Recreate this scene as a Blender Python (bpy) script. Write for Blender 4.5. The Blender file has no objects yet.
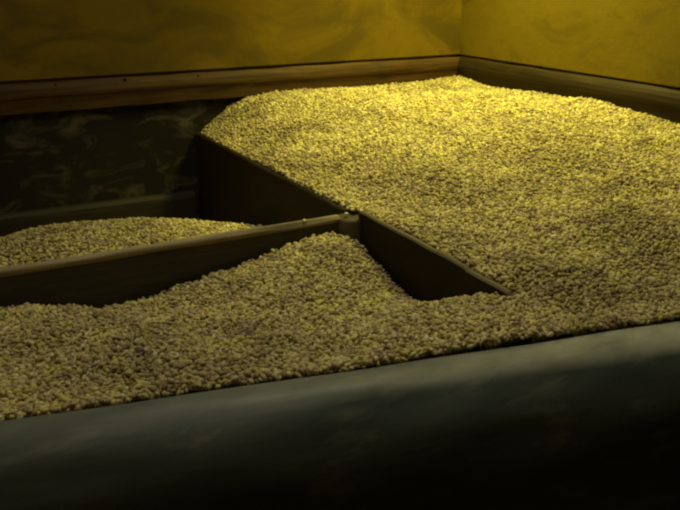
import bpy, bmesh, math, random
import numpy as np
from mathutils import Vector, noise

random.seed(7)
rng = np.random.default_rng(7)
C = bpy.context.scene.collection
sc = bpy.context.scene

# ------------------------------------------------------------------ layout (metres; z = 0 is the top of the bin's boards)
YB, XR, XL, YF = 2.478, 1.832, -0.70, -1.6      # back, right, left, front wall planes
FLOOR, CEIL = -0.60, 1.75
XA = 0.822                                       # centre line of the long divider
YJ = 1.465                                       # cross divider meets it here
YEND = 0.962                                     # near end of the long divider's visible top


def front_y(x):                                  # inner edge of the near bin wall
    return 0.928 - 0.192 * x


# ------------------------------------------------------------------ helpers
def obj(name, bm, mat, parent=None, smooth=False):
    me = bpy.data.meshes.new(name)
    bmesh.ops.recalc_face_normals(bm, faces=bm.faces)
    bm.to_mesh(me)
    bm.free()
    if smooth:
        for p in me.polygons:
            p.use_smooth = True
    for m in (mat if isinstance(mat, (list, tuple)) else [mat]):
        me.materials.append(m)
    o = bpy.data.objects.new(name, me)
    C.objects.link(o)
    if parent:
        o.parent = parent
        o.matrix_parent_inverse = parent.matrix_world.inverted()
    return o


def tag(o, label=None, cat=None, group=None, kind=None):
    for k, v in (('label', label), ('category', cat), ('group', group), ('kind', kind)):
        if v:
            o[k] = v
    return o


def empty(name, loc):
    o = bpy.data.objects.new(name, None)
    o.location = loc
    C.objects.link(o)
    bpy.context.view_layer.update()
    return o


def box(bm, lo, hi, bev=0.0, seg=2):
    r = bmesh.ops.create_cube(bm, size=1)
    vs = r['verts']
    for v in vs:
        v.co = Vector([lo[i] + (v.co[i] + .5) * (hi[i] - lo[i]) for i in range(3)])
    if bev:
        es = list({e for v in vs for e in v.link_edges})
        bmesh.ops.bevel(bm, geom=es, offset=bev, segments=seg, profile=.6, affect='EDGES')
    return bm


def sweep(bm, prof, p0, p1, side, n=40, wob=0.0, seed=0.0):
    """profile (across, up) swept from p0 to p1; 'side' is the unit vector of across. Slightly worn along its length."""
    rings = []
    for i in range(n + 1):
        t = i / n
        p = p0.lerp(p1, t)
        ring = []
        for j, (a, u) in enumerate(prof(t) if callable(prof) else prof):
            w = wob * noise.noise(Vector((t * (p1 - p0).length * 7 + seed, j * .35, seed)))
            ring.append(bm.verts.new(p + side * (a + w * .6) + Vector((0, 0, u + (w if u > -.3 else 0)))))
        rings.append(ring)
    m = len(rings[0])
    for i in range(n):
        for j in range(m):
            bm.faces.new((rings[i][j], rings[i][(j + 1) % m], rings[i + 1][(j + 1) % m], rings[i + 1][j]))
    bm.faces.new(rings[0])
    bm.faces.new(rings[-1][::-1])
    return bm


# ------------------------------------------------------------------ materials
def mat_base(name, rough=.7, spec=.3):
    m = bpy.data.materials.new(name)
    m.use_nodes = True
    nt = m.node_tree
    b = nt.nodes['Principled BSDF']
    b.inputs['Roughness'].default_value = rough
    b.inputs['Specular IOR Level'].default_value = spec
    return m, nt, b


def N(nt, t, **kw):
    n = nt.nodes.new(t)
    for k, v in kw.items():
        if k in n.inputs:
            n.inputs[k].default_value = v
        else:
            setattr(n, k, v)
    return n


def ramp(nt, fac, stops):
    r = nt.nodes.new('ShaderNodeValToRGB')
    e = r.color_ramp.elements
    while len(e) < len(stops):
        e.new(.5)
    for el, (p, c) in zip(e, stops):
        el.position = p
        el.color = (*c, 1)
    nt.links.new(fac, r.inputs['Fac'])
    return r


def mix(nt, a, b, fac, mode='MIX'):
    n = nt.nodes.new('ShaderNodeMix')
    n.data_type = 'RGBA'
    n.blend_type = mode
    for sock, v in ((n.inputs['Factor'], fac), (n.inputs[6], a), (n.inputs[7], b)):
        if hasattr(v, 'is_output'):
            nt.links.new(v, sock)
        elif isinstance(v, (int, float)):
            sock.default_value = v
        else:
            sock.default_value = (*v, 1)
    return n.outputs[2]


def pos(nt, scale=(1, 1, 1), loc=(0, 0, 0)):
    g = nt.nodes.new('ShaderNodeNewGeometry')
    mp = N(nt, 'ShaderNodeMapping')
    mp.inputs['Scale'].default_value = scale
    mp.inputs['Location'].default_value = loc
    nt.links.new(g.outputs['Position'], mp.inputs['Vector'])
    return mp.outputs['Vector']


def noise_tex(nt, vec, scale, detail=4, rough=.6, dist=0.0):
    n = N(nt, 'ShaderNodeTexNoise', Scale=scale, Detail=detail, Roughness=rough, Distortion=dist)
    nt.links.new(vec, n.inputs['Vector'])
    return n.outputs['Fac']


def bump(nt, b, h, strength, dist):
    n = N(nt, 'ShaderNodeBump', Strength=strength, Distance=dist)
    nt.links.new(h, n.inputs['Height'])
    nt.links.new(n.outputs['Normal'], b.inputs['Normal'])


def wood(name, dark, light, along='x', rough=.65, stain=(.02, .015, .01), stain_amt=.5, spec=.25):
    m, nt, b = mat_base(name, rough, spec)
    s = (1.2, 14, 14) if along == 'x' else (14, 1.2, 14)
    v = pos(nt, s)
    g = noise_tex(nt, v, 3.2, 6, .65, .8)
    c = ramp(nt, g, [(.3, dark), (.7, light)]).outputs['Color']
    st = ramp(nt, noise_tex(nt, pos(nt, (1, 1, 1.6)), 6.5, 5, .6), [(.48, (0, 0, 0)), (.72, (1, 1, 1))]).outputs['Color']
    mul = N(nt, 'ShaderNodeMath', operation='MULTIPLY')
    nt.links.new(st, mul.inputs[0])
    mul.inputs[1].default_value = stain_amt
    c = mix(nt, c, stain, mul.outputs[0])
    nt.links.new(c, b.inputs['Base Color'])
    bump(nt, b, g, .35, .004)
    return m


# painted ochre plaster above the trim, with dull smudges where the paint has worn
def plaster(name, base, pale, smudge, patch_lo, patch_hi, axis_scale, psc=5.0):
    m, nt, b = mat_base(name, .8, .2)
    v = pos(nt, (1, 1, 1))
    c = ramp(nt, noise_tex(nt, v, 2.2, 3), [(.35, base), (.7, pale)]).outputs['Color']
    p = noise_tex(nt, pos(nt, axis_scale, (3.1, 0, .7)), psc, 5, .6, .9)
    pr = ramp(nt, p, [(patch_lo, (0, 0, 0)), (patch_hi, (1, 1, 1))]).outputs['Color']
    c = mix(nt, c, smudge, pr)
    fine = noise_tex(nt, v, 60, 3)
    c = mix(nt, c, (.75, .75, .75), ramp(nt, fine, [(.45, (0, 0, 0)), (.9, (.35, .35, .35))]).outputs['Color'], 'MULTIPLY')
    nt.links.new(c, b.inputs['Base Color'])
    bump(nt, b, noise_tex(nt, v, 9, 5), .35, .01)
    return m


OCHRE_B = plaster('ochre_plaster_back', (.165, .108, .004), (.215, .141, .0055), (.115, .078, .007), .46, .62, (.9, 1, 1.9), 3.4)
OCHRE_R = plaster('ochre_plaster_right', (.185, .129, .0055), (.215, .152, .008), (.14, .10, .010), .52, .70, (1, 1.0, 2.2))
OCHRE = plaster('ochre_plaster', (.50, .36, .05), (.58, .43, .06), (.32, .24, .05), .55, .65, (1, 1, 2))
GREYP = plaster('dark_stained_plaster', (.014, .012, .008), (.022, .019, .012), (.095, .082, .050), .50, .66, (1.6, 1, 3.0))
FLOORM = plaster('floor_concrete', (.10, .095, .085), (.14, .13, .115), (.07, .065, .06), .5, .6, (1, 1, 1))
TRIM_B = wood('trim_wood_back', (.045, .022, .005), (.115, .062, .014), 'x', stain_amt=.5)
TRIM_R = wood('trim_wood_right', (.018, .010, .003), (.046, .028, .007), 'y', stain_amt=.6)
BOARD_A = wood('partition_wood_long', (.022, .015, .008), (.04, .028, .014), 'y', stain_amt=.5)
BOARD_X = wood('partition_wood_cross', (.05, .043, .028), (.085, .07, .045), 'x', stain_amt=.5)
RAIL = wood('worn_top_wood', (.24, .195, .105), (.42, .34, .185), 'x', .6, stain=(.14, .10, .05), stain_amt=.5)
RAIL_Y = wood('worn_top_wood_long', (.10, .08, .045), (.22, .18, .10), 'y', .6, stain=(.12, .09, .05), stain_amt=.5)
POST = wood('post_wood', (.06, .047, .026), (.13, .10, .055), 'y', .6, stain_amt=.5)
LEDGE = wood('ledge_wood', (.022, .019, .012), (.042, .035, .020), 'x', stain_amt=.3)

# near wall: smooth grey green painted wood, worn with faint streaks
FRONT, nt, b = mat_base('grey_green_paint', .5, .35)
g1 = noise_tex(nt, pos(nt, (1.5, 6, 6)), 4, 5, .6)
c = ramp(nt, g1, [(.3, (.065, .082, .068)), (.7, (.11, .13, .104))]).outputs['Color']
w = ramp(nt, noise_tex(nt, pos(nt, (1, 3, 3), (2, 0, 0)), 9, 4, .6), [(.55, (0, 0, 0)), (.75, (.5, .5, .5))]).outputs['Color']
c = mix(nt, c, (.30, .32, .23), w)
d = ramp(nt, noise_tex(nt, pos(nt, (2, 2, 6), (5, 1, 0)), 7, 4, .7), [(.6, (0, 0, 0)), (.75, (.6, .6, .6))]).outputs['Color']
c = mix(nt, c, (.07, .065, .045), d)
sep = nt.nodes.new('ShaderNodeSeparateXYZ')          # lit top edge put into the colour as a paler band
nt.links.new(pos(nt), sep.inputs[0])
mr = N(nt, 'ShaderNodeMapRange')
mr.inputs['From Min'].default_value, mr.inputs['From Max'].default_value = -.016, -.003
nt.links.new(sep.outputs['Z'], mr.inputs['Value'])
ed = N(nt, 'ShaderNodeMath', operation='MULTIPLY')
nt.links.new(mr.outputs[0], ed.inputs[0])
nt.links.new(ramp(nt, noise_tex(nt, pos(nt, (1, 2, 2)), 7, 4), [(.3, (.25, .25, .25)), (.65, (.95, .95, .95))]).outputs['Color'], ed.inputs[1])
mx2 = N(nt, 'ShaderNodeMapRange')                    # painted light strongest towards the brighter right hand end
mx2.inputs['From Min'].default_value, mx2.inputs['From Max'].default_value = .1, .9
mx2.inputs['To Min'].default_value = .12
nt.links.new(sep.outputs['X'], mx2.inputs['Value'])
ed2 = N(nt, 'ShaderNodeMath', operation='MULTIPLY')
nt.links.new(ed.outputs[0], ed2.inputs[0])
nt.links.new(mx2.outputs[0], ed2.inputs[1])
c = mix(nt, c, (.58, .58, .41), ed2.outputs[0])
nt.links.new(c, b.inputs['Base Color'])
bump(nt, b, g1, .3, .004)


def grain_mat(name, tint=1.0):
    m, nt, b = mat_base(name, .55, .3)
    g = nt.nodes.new('ShaderNodeNewGeometry')
    c = ramp(nt, g.outputs['Random Per Island'],
             [(0, (.36, .27, .16)), (.14, (.46, .38, .20)), (.5, (.68, .60, .28)), (.82, (.82, .74, .30)), (1, (.95, .90, .60))]).outputs['Color']
    # drifts of duller, greyer kernels mixed into the heap
    p = noise_tex(nt, pos(nt, (1, 1, 1), (7.3, 2.2, 0)), 3.1, 3, .6, .4)
    pr = ramp(nt, p, [(.47, (0, 0, 0)), (.62, (.8, .8, .8))]).outputs['Color']
    c = mix(nt, c, mix(nt, c, (.62, .60, .62), 1.0, 'MULTIPLY'), pr)
    # handfuls of kernels that differ in tint
    q = ramp(nt, noise_tex(nt, pos(nt, (1, 1, 1), (1, 5, 0)), 26, 3, .7, .5), [(.38, (.78, .70, .78)), (.5, (.97, .94, .90)), (.64, (1.0, 1.0, .66))]).outputs['Color']
    c = mix(nt, c, q, 1.0, 'MULTIPLY')
    nt.links.new(c, b.inputs['Base Color'])
    return m


KERNEL = grain_mat('pale_grain')
BED, nt, b = mat_base('packed_grain', .9, .1)
c = ramp(nt, noise_tex(nt, pos(nt), 160, 3, .7), [(.35, (.16, .12, .05)), (.65, (.42, .34, .15))]).outputs['Color']
nt.links.new(c, b.inputs['Base Color'])
bump(nt, b, noise_tex(nt, pos(nt), 160, 2), 1.0, .004)


# ------------------------------------------------------------------ setting
def wall(name, lo, hi, mats, split=None, coat=None):
    bm = bmesh.new()
    box(bm, lo, hi)
    if coat:
        box(bm, *coat)                       # plaster coat that stops just above the trim board
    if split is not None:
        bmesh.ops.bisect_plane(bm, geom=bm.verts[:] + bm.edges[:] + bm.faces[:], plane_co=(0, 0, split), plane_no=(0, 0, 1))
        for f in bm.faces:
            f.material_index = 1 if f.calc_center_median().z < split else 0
    return tag(obj(name, bm, mats), kind='structure')


T = .12
wall('floor', (XL - T, YF - T, FLOOR - T), (XR + T, YB + T, FLOOR), FLOORM)
wall('ceiling', (XL - T, YF - T, CEIL), (XR + T, YB + T, CEIL + T), OCHRE)
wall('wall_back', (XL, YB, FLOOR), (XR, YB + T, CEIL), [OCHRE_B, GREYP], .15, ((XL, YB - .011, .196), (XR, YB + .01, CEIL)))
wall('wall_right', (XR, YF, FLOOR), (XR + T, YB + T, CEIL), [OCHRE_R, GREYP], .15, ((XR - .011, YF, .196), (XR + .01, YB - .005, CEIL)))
wall('wall_left', (XL - T, YF, FLOOR), (XL, YB + T, CEIL), [OCHRE, GREYP], .15)
wall('wall_front', (XL, YF - T, FLOOR), (XR, YF, CEIL), OCHRE)

# wooden trim boards: eased top edge, flatter lower face, a narrow gap against the plaster
TP = [(0.0, .104), (0.0, .184), (.010, .187), (.016, .186), (.022, .181), (.028, .170), (.031, .156), (.030, .148),
      (.025, .142), (.022, .125), (.021, .104)]


bm = bmesh.new()
sweep(bm, TP, Vector((XL, YB, 0)), Vector((XR, YB, 0)), Vector((0, -1, 0)), 90, .004, 2.0)
trim_b = tag(obj('trim_1', bm, TRIM_B, smooth=False), kind='structure')
KNOT = wood('dark_knot', (.012, .007, .004), (.02, .012, .006), 'x', stain_amt=0)
for kx, kz in ((.400, .176), (.600, .179), (.825, .176)):
    bm = bmesh.new()
    bmesh.ops.create_icosphere(bm, subdivisions=2, radius=1)
    for v in bm.verts:
        v.co = Vector((kx + v.co.x * .005, YB - .022 + v.co.y * .006, kz + v.co.z * .006))
    obj('knot', bm, KNOT, trim_b, smooth=True)
bm = bmesh.new()
sweep(bm, TP, Vector((XR, YB - .025, 0)), Vector((XR, YF, 0)), Vector((-1, 0, 0)), 130, .004, 9.0)
tag(obj('trim_2', bm, TRIM_R, smooth=False), kind='structure')

# low ledge board along the foot of the back wall in the left compartment
bm = bmesh.new()
sweep(bm, [(0, -.29), (0, -.185), (.014, -.187), (.024, -.196), (.026, -.206), (.026, -.29)],
      Vector((XL, YB, 0)), Vector((XA - .03, YB, 0)), Vector((0, -1, 0)), 50, .004, 4.0)
tag(obj('ledge_board', bm, LEDGE), 'low worn wooden ledge along dark back wall behind the small grain heap', 'ledge')

# ------------------------------------------------------------------ near bin wall
d = Vector((1, -.192, 0)).normalized()
side = Vector((-d.y, d.x, 0)) * -1           # towards the viewer


def rim_profile(t):                          # broad worn shoulder, flatter on top towards the right
    fl = .010 + .022 * min(1, max(0, (t - .30) / .35))
    pr = [(-.004, FLOOR), (-.004, -.012), (0, -.003), (.005, 0), (fl, -.001)]
    for k in range(1, 17):
        a = k / 16 * math.pi / 2
        pr.append((fl + .095 * math.sin(a), -.165 + .164 * math.cos(a)))
    return pr + [(fl + .102, -.28), (fl + .104, FLOOR)]


p0 = Vector((XL, front_y(XL), 0))
p1 = Vector((XR, front_y(XR), 0))
bm = bmesh.new()
sweep(bm, rim_profile, p0, p1, side, 120, .0035, 1.3)
# trim the two ends flush with the room's walls
for co, no in (((XL + .001, 0, 0), (-1, 0, 0)), ((XR - .001, 0, 0), (1, 0, 0))):
    r = bmesh.ops.bisect_plane(bm, geom=bm.verts[:] + bm.edges[:] + bm.faces[:], plane_co=co, plane_no=no, clear_outer=True)
    bmesh.ops.contextual_create(bm, geom=[e for e in r['geom_cut'] if isinstance(e, bmesh.types.BMEdge)])
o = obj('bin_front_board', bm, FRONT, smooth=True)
tag(o, 'grey green near wall of the grain bin with broad rounded top edge', 'board')

# ------------------------------------------------------------------ long divider (from the back wall to where grain buries it)
root = tag(empty('wooden_divider', (XA, YJ, FLOOR)),
           'long dark wooden divider running from back wall until grain buries its near end', 'divider')
# far board
bm = bmesh.new()
sweep(bm, [(-.011, FLOOR), (-.011, -.004), (-.007, 0), (.007, 0), (.011, -.004), (.011, FLOOR)],
      Vector((XA, YB - .001, 0)), Vector((XA, YJ + .02, 0)), Vector((1, 0, 0)), 40, .003, 5.0)
obj('board', bm, BOARD_A, root)
# near board: a little higher at the post, falls to the grain at its end
bm = bmesh.new()
n = 44
rings = []
y0, y1 = YJ - .028, YEND - .045
for i in range(n + 1):
    t = i / n
    y = y0 + (y1 - y0) * t
    top = .010 - .006 * t + .002 * noise.noise(Vector((t * 9, 0, 3)))
    if t > .72:
        top -= .004                          # step where a second piece continues
    if t > .93:
        top -= (t - .93) / .07 * .035
    xs = XA + .004
    th = .007
    rings.append([bm.verts.new((xs + a, y, u)) for a, u in
                  ((-th, FLOOR), (-th, top - .003), (-th + .003, top), (th - .003, top), (th, top - .003), (th, FLOOR))])
for i in range(n):
    for j in range(6):
        bm.faces.new((rings[i][j], rings[i][(j + 1) % 6], rings[i + 1][(j + 1) % 6], rings[i + 1][j]))
bm.faces.new(rings[0])
bm.faces.new(rings[-1][::-1])
for f in bm.faces:
    c_ = f.calc_center_median()
    f.material_index = 1 if (f.normal.z > .3 or c_.z > -.012 and abs(c_.x - XA - .004) < .0065) else 0
obj('board', bm, [BOARD_A, RAIL_Y], root)
# rounded post at the crossing
bm = bmesh.new()
r = bmesh.ops.create_cone(bm, cap_ends=True, segments=16, radius1=.033, radius2=.033, depth=.60)
for v in bm.verts:
    v.co += Vector((XA - .012, YJ - .004, FLOOR + .30 + (-.006)))
top = [e for e in bm.edges if all(v.co.z > -.01 for v in e.verts)]
bmesh.ops.bevel(bm, geom=top, offset=.009, segments=4, profile=.5, affect='EDGES')
for f in bm.faces:
    f.material_index = 1 if f.normal.z > .2 else 0
tag(obj('post', bm, [POST, POST], root, smooth=True), 'rounded worn post where the dividers cross')

# ------------------------------------------------------------------ cross divider
root = tag(empty('wooden_divider', (.1, YJ - .015, FLOOR)),
           'wooden divider with worn pale top edge running left from the rounded post', 'divider')
bm = bmesh.new()
sweep(bm, [(-.009, FLOOR), (-.009, -.013), (.009, -.013), (.009, FLOOR)],
      Vector((XL, YJ - .012, 0)), Vector((XA - .036, YJ - .004, 0)), Vector((0, -1, 0)), 50, .0)
obj('board', bm, BOARD_X, root)
RP = []
for k in range(13):
    a = k / 12 * math.pi
    RP.append((-.0105 * math.cos(a), -.007 + .008 * math.sin(a)))
RP += [(.0100, -.013), (-.0100, -.013)]
bm = bmesh.new()
sweep(bm, RP, Vector((XL, YJ - .012, 0)), Vector((XA - .040, YJ - .004, 0)), Vector((0, -1, 0)), 70, .0035, 7.0)
tag(obj('top_rail', bm, RAIL, root, smooth=True), 'worn paler rounded rail')

# ------------------------------------------------------------------ heap surfaces
def tps(pts, lam=1e-4):
    P = np.array(pts, float)
    n = len(P)
    r = np.hypot(P[:, None, 0] - P[None, :, 0], P[:, None, 1] - P[None, :, 1])
    K = np.where(r > 0, r * r * np.log(r + 1e-12), 0) + lam * np.eye(n)
    Q = np.c_[np.ones(n), P[:, :2]]
    A = np.block([[K, Q], [Q.T, np.zeros((3, 3))]])
    w = np.linalg.solve(A, np.r_[P[:, 2], 0, 0, 0])

    def f(x, y):
        r = np.hypot(x[:, None] - P[None, :, 0], y[:, None] - P[None, :, 1])
        return np.where(r > 0, r * r * np.log(r + 1e-12), 0) @ w[:n] + w[n] + w[n + 1] * x + w[n + 2] * y
    return f


near = [(-.6, front_y(-.6), -.03), (-.2, front_y(-.2), -.014), (.05, front_y(.05), -.008), (.3, front_y(.3), -.006), (.55, front_y(.55), -.004),
        (.8, front_y(.8), .000), (1.0, front_y(1.0), .000), (1.3, front_y(1.3), .01), (1.7, front_y(1.7), .02),
        (XA, .90, -.002), (XA, .84, -.002)]
ptsF = near + [(.099, 1.445, -.072), (.166, 1.445, -.080), (.235, 1.445, -.088), (.327, 1.445, -.097), (.425, 1.445, -.087),
               (.551, 1.445, -.066), (.684, 1.445, -.047), (.75, 1.43, -.035), (-.3, 1.44, -.07), (-.65, 1.44, -.08),
               (.79, 1.374, -.062), (.81, 1.274, -.100), (.81, 1.184, -.106), (.81, 1.104, -.084), (.81, .967, -.010), (.81, 1.02, -.035),
               (.70, 1.36, -.036), (.66, 1.25, -.042), (.70, 1.15, -.052), (.62, 1.05, -.036), (.45, 1.2, -.048), (.2, 1.2, -.050),
               (.0, 1.2, -.045), (-.5, 1.2, -.06), (.3, 1.03, -.028), (.7, .95, -.012)]
ptsR = near + [(XA, 2.46, -.004), (XA, 2.3, -.002), (XA, 2.1, -.001), (XA, 1.9, .001), (XA, 1.7, .001), (XA, 1.55, .003), (XA, 1.4, .006),
               (XA, 1.25, .005), (XA, 1.1, .0), (XA, 1.0, -.002),
               (.986, YB, .099), (.90, YB, .055), (1.08, YB, .107), (1.183, YB, .114), (1.35, YB, .110), (1.534, YB, .108), (1.704, YB, .113), (1.80, YB, .122),
               (XR, 2.40, .118), (XR, 2.30, .106), (XR, 2.213, .104), (XR, 2.05, .113), (XR, 1.901, .121), (XR, 1.80, .128), (XR, 1.698, .122), (XR, 1.483, .104),
               (XR, 1.2, .08), (XR, .9, .05),
               (1.05, 2.2, .075), (1.3, 2.1, .095), (1.5, 2.2, .105), (1.1, 1.8, .055), (1.35, 1.75, .075), (1.6, 1.7, .10),
               (1.0, 1.5, .028), (1.2, 1.45, .035), (1.4, 1.4, .065), (1.0, 1.2, .016), (1.2, 1.15, .030), (1.0, .95, .006), (1.45, 1.1, .045)]
ptsL = [(-.65, 1.5, -.30), (0, 1.5, -.22), (.4, 1.5, -.20), (.8, 1.5, -.20),
        (.79, 1.9, -.146), (.702, 1.9, -.126), (.622, 1.9, -.110), (.52, 1.9, -.092), (.377, 1.9, -.076), (.263, 1.9, -.073), (.153, 1.9, -.088),
        (.0, 1.9, -.13), (-.3, 1.9, -.24),
        (.80, 2.15, -.235), (.66, 2.15, -.205), (.5, 2.15, -.17), (.35, 2.15, -.155), (.2, 2.15, -.165), (.05, 2.15, -.21),
        (.5, 2.44, -.27), (.1, 2.44, -.28), (.8, 2.44, -.28), (-.5, 2.44, -.34), (.6, 1.7, -.13), (.3, 1.7, -.11), (.1, 1.7, -.14)]
fF, fR, fL = tps(ptsF), tps(ptsR), tps(ptsL)


def fbm(x, y, s, seed):
    return np.array([noise.noise(Vector((a * s, b_ * s, seed))) for a, b_ in zip(x, y)])


# smooth bumps, sampled on a coarse lattice and interpolated so it stays quick
GX = np.arange(XL - .05, XR + .1, .02)
GY = np.arange(.3, YB + .1, .02)
mx, my = np.meshgrid(GX, GY)
GN = (.0150 * fbm(mx.ravel(), my.ravel(), 5, 1.0) + .0070 * fbm(mx.ravel(), my.ravel(), 17, 4.0)).reshape(mx.shape)


def bumps(x, y):
    u = np.clip((x - GX[0]) / .02, 0, len(GX) - 1.001)
    v = np.clip((y - GY[0]) / .02, 0, len(GY) - 1.001)
    i, j = u.astype(int), v.astype(int)
    a, b_ = u - i, v - j
    return (GN[j, i] * (1 - a) * (1 - b_) + GN[j, i + 1] * a * (1 - b_) + GN[j + 1, i] * (1 - a) * b_ + GN[j + 1, i + 1] * a * b_)


def h_main(x, y):
    zf, zr = fF(x, y), fR(x, y)
    zr = zr - .005 * np.clip(1 - np.minimum(XR - x, YB - y) / .3, 0, 1)
    t = np.clip((x - (XA - .06)) / .12, 0, 1)
    t = t * t * (3 - 2 * t)
    soft = zf * (1 - t) + zr * t
    hard = np.where(x < XA, zf, zr)
    k = np.clip((.93 - y) / .05 + .5, 0, 1)
    # bumps fade out against boards so the edges keep their line
    e = np.clip(np.abs(x - XA) / .05, 0, 1)
    e = np.where(y < .9, 1, e) * np.clip((y - front_y(x)) / .10, 0, 1) * np.clip(.25 + np.minimum(XR - x, YB - y) / .2, 0, 1)
    return soft * k + hard * (1 - k) + bumps(x, y) * (.12 + .88 * e) + .008 * np.clip(1 - (y - front_y(x)) / .06, 0, 1)


def h_left(x, y):
    return fL(x, y) - .009 + bumps(x + .3, y) * .35


# kernel template: pointed oval with a crease, 6 x 3 rings
def template():
    prof = [(-1, 0), (-.62, .72), (0, 1.0), (.62, .70), (1, 0)]
    v, f = [(prof[0][0], 0, 0)], []
    S = 6
    for a, r in prof[1:-1]:
        for k in range(S):
            t = 2 * math.pi * k / S
            rr = r * (.82 if k == 0 else 1)
            v.append((a, rr * math.sin(t), rr * math.cos(t)))
    v.append((1, 0, 0))
    for k in range(S):
        f.append((0, 1 + (k + 1) % S, 1 + k))
        for q in range(2):
            a, b_ = 1 + q * S, 1 + (q + 1) * S
            f.append((a + k, a + (k + 1) % S, b_ + (k + 1) % S))
            f.append((a + k, b_ + (k + 1) % S, b_ + k))
        f.append((1 + 2 * S + k, 1 + 2 * S + (k + 1) % S, 1 + 3 * S))
    return np.array(v, float), np.array(f, int)


TV, TF = template()
LEN, WID, THK = .0060, .0036, .0030             # half sizes


def kernels(x, y, z, lift):
    n = len(x)
    s = rng.normal(1, .12, n).clip(.7, 1.35)
    V = TV[None] * np.stack([LEN * s, WID * s * rng.uniform(.85, 1.2, n), THK * s], 1)[:, None, :]
    yaw = rng.uniform(0, 2 * math.pi, n)
    pit = rng.normal(0, .38, n)
    rol = rng.uniform(0, 2 * math.pi, n)
    cr, sr = np.cos(rol), np.sin(rol)
    X, Y, Z = V[..., 0], V[..., 1] * cr[:, None] - V[..., 2] * sr[:, None], V[..., 1] * sr[:, None] + V[..., 2] * cr[:, None]
    cp, sp = np.cos(pit)[:, None], np.sin(pit)[:, None]
    X, Z = X * cp - Z * sp, X * sp + Z * cp
    c1, s1 = np.cos(yaw)[:, None], np.sin(yaw)[:, None]
    X, Y = X * c1 - Y * s1, X * s1 + Y * c1
    out = np.stack([X + x[:, None], Y + y[:, None], Z + (z + lift)[:, None]], 2)
    return out.reshape(-1, 3)


TH = math.atan(290 / 815)
YAW = math.radians(28.3)
H = .5
FW = np.array([math.sin(YAW) * math.cos(TH), math.cos(YAW) * math.cos(TH), -math.sin(TH)])
RT = np.array([math.cos(YAW), -math.sin(YAW), 0])


def in_reach(x, y):                              # the part of the bin the picture shows, with a wide margin to the sides
    d0 = x * FW[0] + y * FW[1] + H * math.sin(TH)
    r0 = x * RT[0] + y * RT[1]
    return np.abs(r0) < d0 * (340 / 815) + .22


def heap(name, hfun, inside, xr, yr, steps, margin=.004):
    V, Fc, mats, off = [], [], [], 0
    # packed body below the loose kernels
    st = .0125
    gx = np.linspace(xr[0], xr[1], int(round((xr[1] - xr[0]) / st)) + 1)
    gy = np.linspace(yr[0], yr[1], int(round((yr[1] - yr[0]) / st)) + 1)
    mx, my = np.meshgrid(gx, gy)
    x, y = mx.ravel(), my.ravel()
    z = hfun(x, y) - .004
    ok = inside(x, y, 0.0)
    idx = -np.ones(len(x), int)
    nx, ny = len(gx), len(gy)
    a = (np.arange(ny - 1)[:, None] * nx + np.arange(nx - 1)[None]).ravel()
    quad = np.stack([a, a + 1, a + 1 + nx, a + nx], 1)
    quad = quad[ok[quad].all(1)]
    # drop sides of the body to the floor of the bin
    from collections import Counter
    edges = Counter()
    for q in quad:
        for k in range(4):
            edges[tuple(sorted((q[k], q[(k + 1) % 4])))] += 1
    rim = [e for e, c_ in edges.items() if c_ == 1]
    base = np.stack([x, y, z], 1)
    low = {}
    extra = []
    for e in rim:
        for v in e:
            if v not in low:
                low[v] = len(base) + len(extra)
                extra.append((x[v], y[v], FLOOR + .001))
    Vb = np.concatenate([base, np.array(extra)])
    Fq = list(map(tuple, quad)) + [(e[0], e[1], low[e[1]], low[e[0]]) for e in rim]
    used = np.unique(np.concatenate([np.ravel(f) for f in (quad, np.array([q for q in Fq[len(quad):]]))]))
    remap = -np.ones(len(Vb), int)
    remap[used] = np.arange(len(used))
    Vb = Vb[used]
    Fq = remap[np.array(Fq)]
    # loose kernels
    parts = []
    for step, lift, keep in steps:
        gx = np.arange(xr[0], xr[1], step)
        gy = np.arange(yr[0], yr[1], step)
        mx, my = np.meshgrid(gx, gy)
        x = mx.ravel() + rng.uniform(-.5, .5, mx.size) * step
        y = my.ravel() + rng.uniform(-.5, .5, mx.size) * step
        ok = inside(x, y, margin) & in_reach(x, y) & (rng.random(x.size) < keep)
        x, y = x[ok], y[ok]
        z = hfun(x, y)
        parts.append(kernels(x, y, z, lift + rng.normal(0, .0007, x.size)))
    K = np.concatenate(parts)
    nk = len(K) // len(TV)
    KF = (TF[None] + (np.arange(nk) * len(TV))[:, None, None]).reshape(-1, 3) + len(Vb)
    allv = np.concatenate([Vb, K]).astype(np.float32)
    me = bpy.data.meshes.new(name)
    me.vertices.add(len(allv))
    me.vertices.foreach_set('co', allv.ravel())
    loops = np.concatenate([Fq.ravel(), KF.ravel()]).astype(np.int32)
    starts = np.concatenate([np.arange(len(Fq)) * 4, len(Fq) * 4 + np.arange(len(KF)) * 3]).astype(np.int32)
    me.loops.add(len(loops))
    me.loops.foreach_set('vertex_index', loops)
    me.polygons.add(len(starts))
    me.polygons.foreach_set('loop_start', starts)
    mi = np.concatenate([np.zeros(len(Fq)), np.ones(len(KF))]).astype(np.int32)
    me.materials.append(BED)
    me.materials.append(KERNEL)
    me.polygons.foreach_set('material_index', mi)
    me.polygons.foreach_set('use_smooth', np.ones(len(starts), bool))
    me.update(calc_edges=True)
    print(name, 'kernels', nk)
    o = bpy.data.objects.new(name, me)
    C.objects.link(o)
    return o


def inside_main(x, y, m):
    a = (x < XR - m) & (y < YB - m) & (x > XL + m) & (y > front_y(x) + m * .3)
    right = x > np.where(y > YJ, XA + .001, XA + .007 + m)
    left = (x < XA - .012 - m) & (y < YJ - .026 - m)
    tail = y < YEND - .022 - m
    overpost = (np.hypot(x - (XA - .012), y - (YJ - .004)) > .031 + m * .5) | (x > XA - .006)
    return a & (right | left | tail) & overpost


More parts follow.
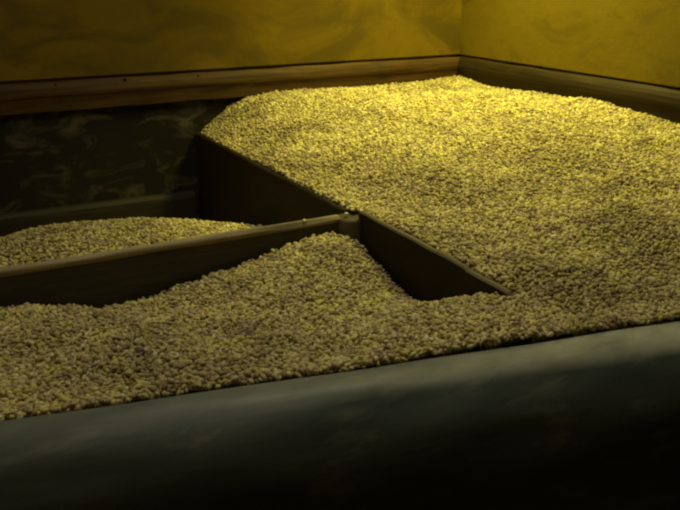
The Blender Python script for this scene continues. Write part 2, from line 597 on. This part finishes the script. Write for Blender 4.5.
def inside_left(x, y, m):
    return (x > XL + m) & (x < XA - .012 - m) & (y > YJ + .012 + m) & (y < YB - .033 - m) & \
        (np.hypot(x - (XA - .012), y - (YJ - .004)) > .031 + m)


STEPS = [(.0070, -.0014, 1.0), (.0082, .0022, 1.0), (.0125, .0054, .7)]
main = heap('grain_heap', h_main, inside_main, (XL, XR), (front_y(XR), YB), STEPS)
tag(main, 'large heap of loose pale yellow grain filling the bin around the long divider', 'grain', kind='stuff')
left = heap('grain_heap', h_left, inside_left, (XL, XA), (YJ, YB), STEPS)
tag(left, 'small low heap of grain in the dark left compartment behind the cross divider', 'grain', kind='stuff')


# ------------------------------------------------------------------ single kernels lying on the boards
def kernel_mesh(name, sc_=1.0):
    bm = bmesh.new()
    bmesh.ops.create_icosphere(bm, subdivisions=3, radius=1)
    for v in bm.verts:
        p = v.co
        taper = 1 - .25 * p.x * p.x
        crease = .25 * math.exp(-(p.y / .22) ** 2) if p.z > 0 else 0
        v.co = Vector((p.x * LEN * sc_, p.y * WID * taper * sc_, (p.z - crease * p.z) * THK * taper * sc_))
    me = bpy.data.meshes.new(name)
    bm.to_mesh(me)
    bm.free()
    for p in me.polygons:
        p.use_smooth = True
    return me


LM, nt, b = mat_base('bright_kernel', .5, .3)
c = ramp(nt, noise_tex(nt, pos(nt), 300, 2), [(.3, (.62, .52, .26)), (.7, (.85, .78, .48))]).outputs['Color']
nt.links.new(c, b.inputs['Base Color'])
km = kernel_mesh('kernel', 1.15)
km.materials.append(LM)
for (x, y, z, rz, lab) in [
    (XA - .022, YJ - .008, .0, .6, 'single bright kernel lying on the rounded post where the dividers cross'),
    (.700, 1.456, .0, 1.2, 'single pale kernel lying on the cross divider rail short of the post'),
]:
    o = bpy.data.objects.new('grain_kernel', km)
    o.location = (x, y, z + .0015)
    o.rotation_euler = (0, .1, rz)
    C.objects.link(o)
    tag(o, lab, 'grain kernel', 'stray kernels on the dividers')

# ------------------------------------------------------------------ light
def lamp(name, kind, loc, energy, col, size=.1, target=None, **kw):
    l = bpy.data.lights.new(name, kind)
    l.energy = energy
    l.color = col
    if kind in ('POINT', 'SPOT'):
        l.shadow_soft_size = size
    else:
        l.size = size
    for k, v in kw.items():
        setattr(l, k, v)
    o = bpy.data.objects.new(name, l)
    o.location = loc
    if target is not None:
        o.rotation_euler = (Vector(target) - Vector(loc)).to_track_quat('-Z', 'Y').to_euler()
    C.objects.link(o)
    return o


lamp('warm_bulb', 'SPOT', (1.56, 1.96, 1.25), 108, (1.0, .925, .19), .14, (1.56, 1.96, 0), spot_size=math.radians(107), spot_blend=1.0)
lamp('dim_fill', 'AREA', (.65, 1.2, 1.65), 7.8, (1.0, .95, .72), .6, (.5, 1.3, 0))

w = bpy.data.worlds.new('world')
sc.world = w
w.use_nodes = True
w.node_tree.nodes['Background'].inputs['Color'].default_value = (.02, .02, .02, 1)

# ------------------------------------------------------------------ camera
cam = bpy.data.cameras.new('camera')
cam.sensor_width = 36
cam.lens = 36 * 815 / 680
cam.clip_start = .02
co = bpy.data.objects.new('camera', cam)
co.location = (0, 0, H)
co.rotation_euler = (math.pi / 2 - TH, 0, -YAW)
C.objects.link(co)
sc.camera = co

sc.view_settings.view_transform = 'Standard'
sc.view_settings.look = 'None'
sc.view_settings.gamma = 1
sc.view_settings.exposure = 0
sc.cycles.filter_width = 2.3
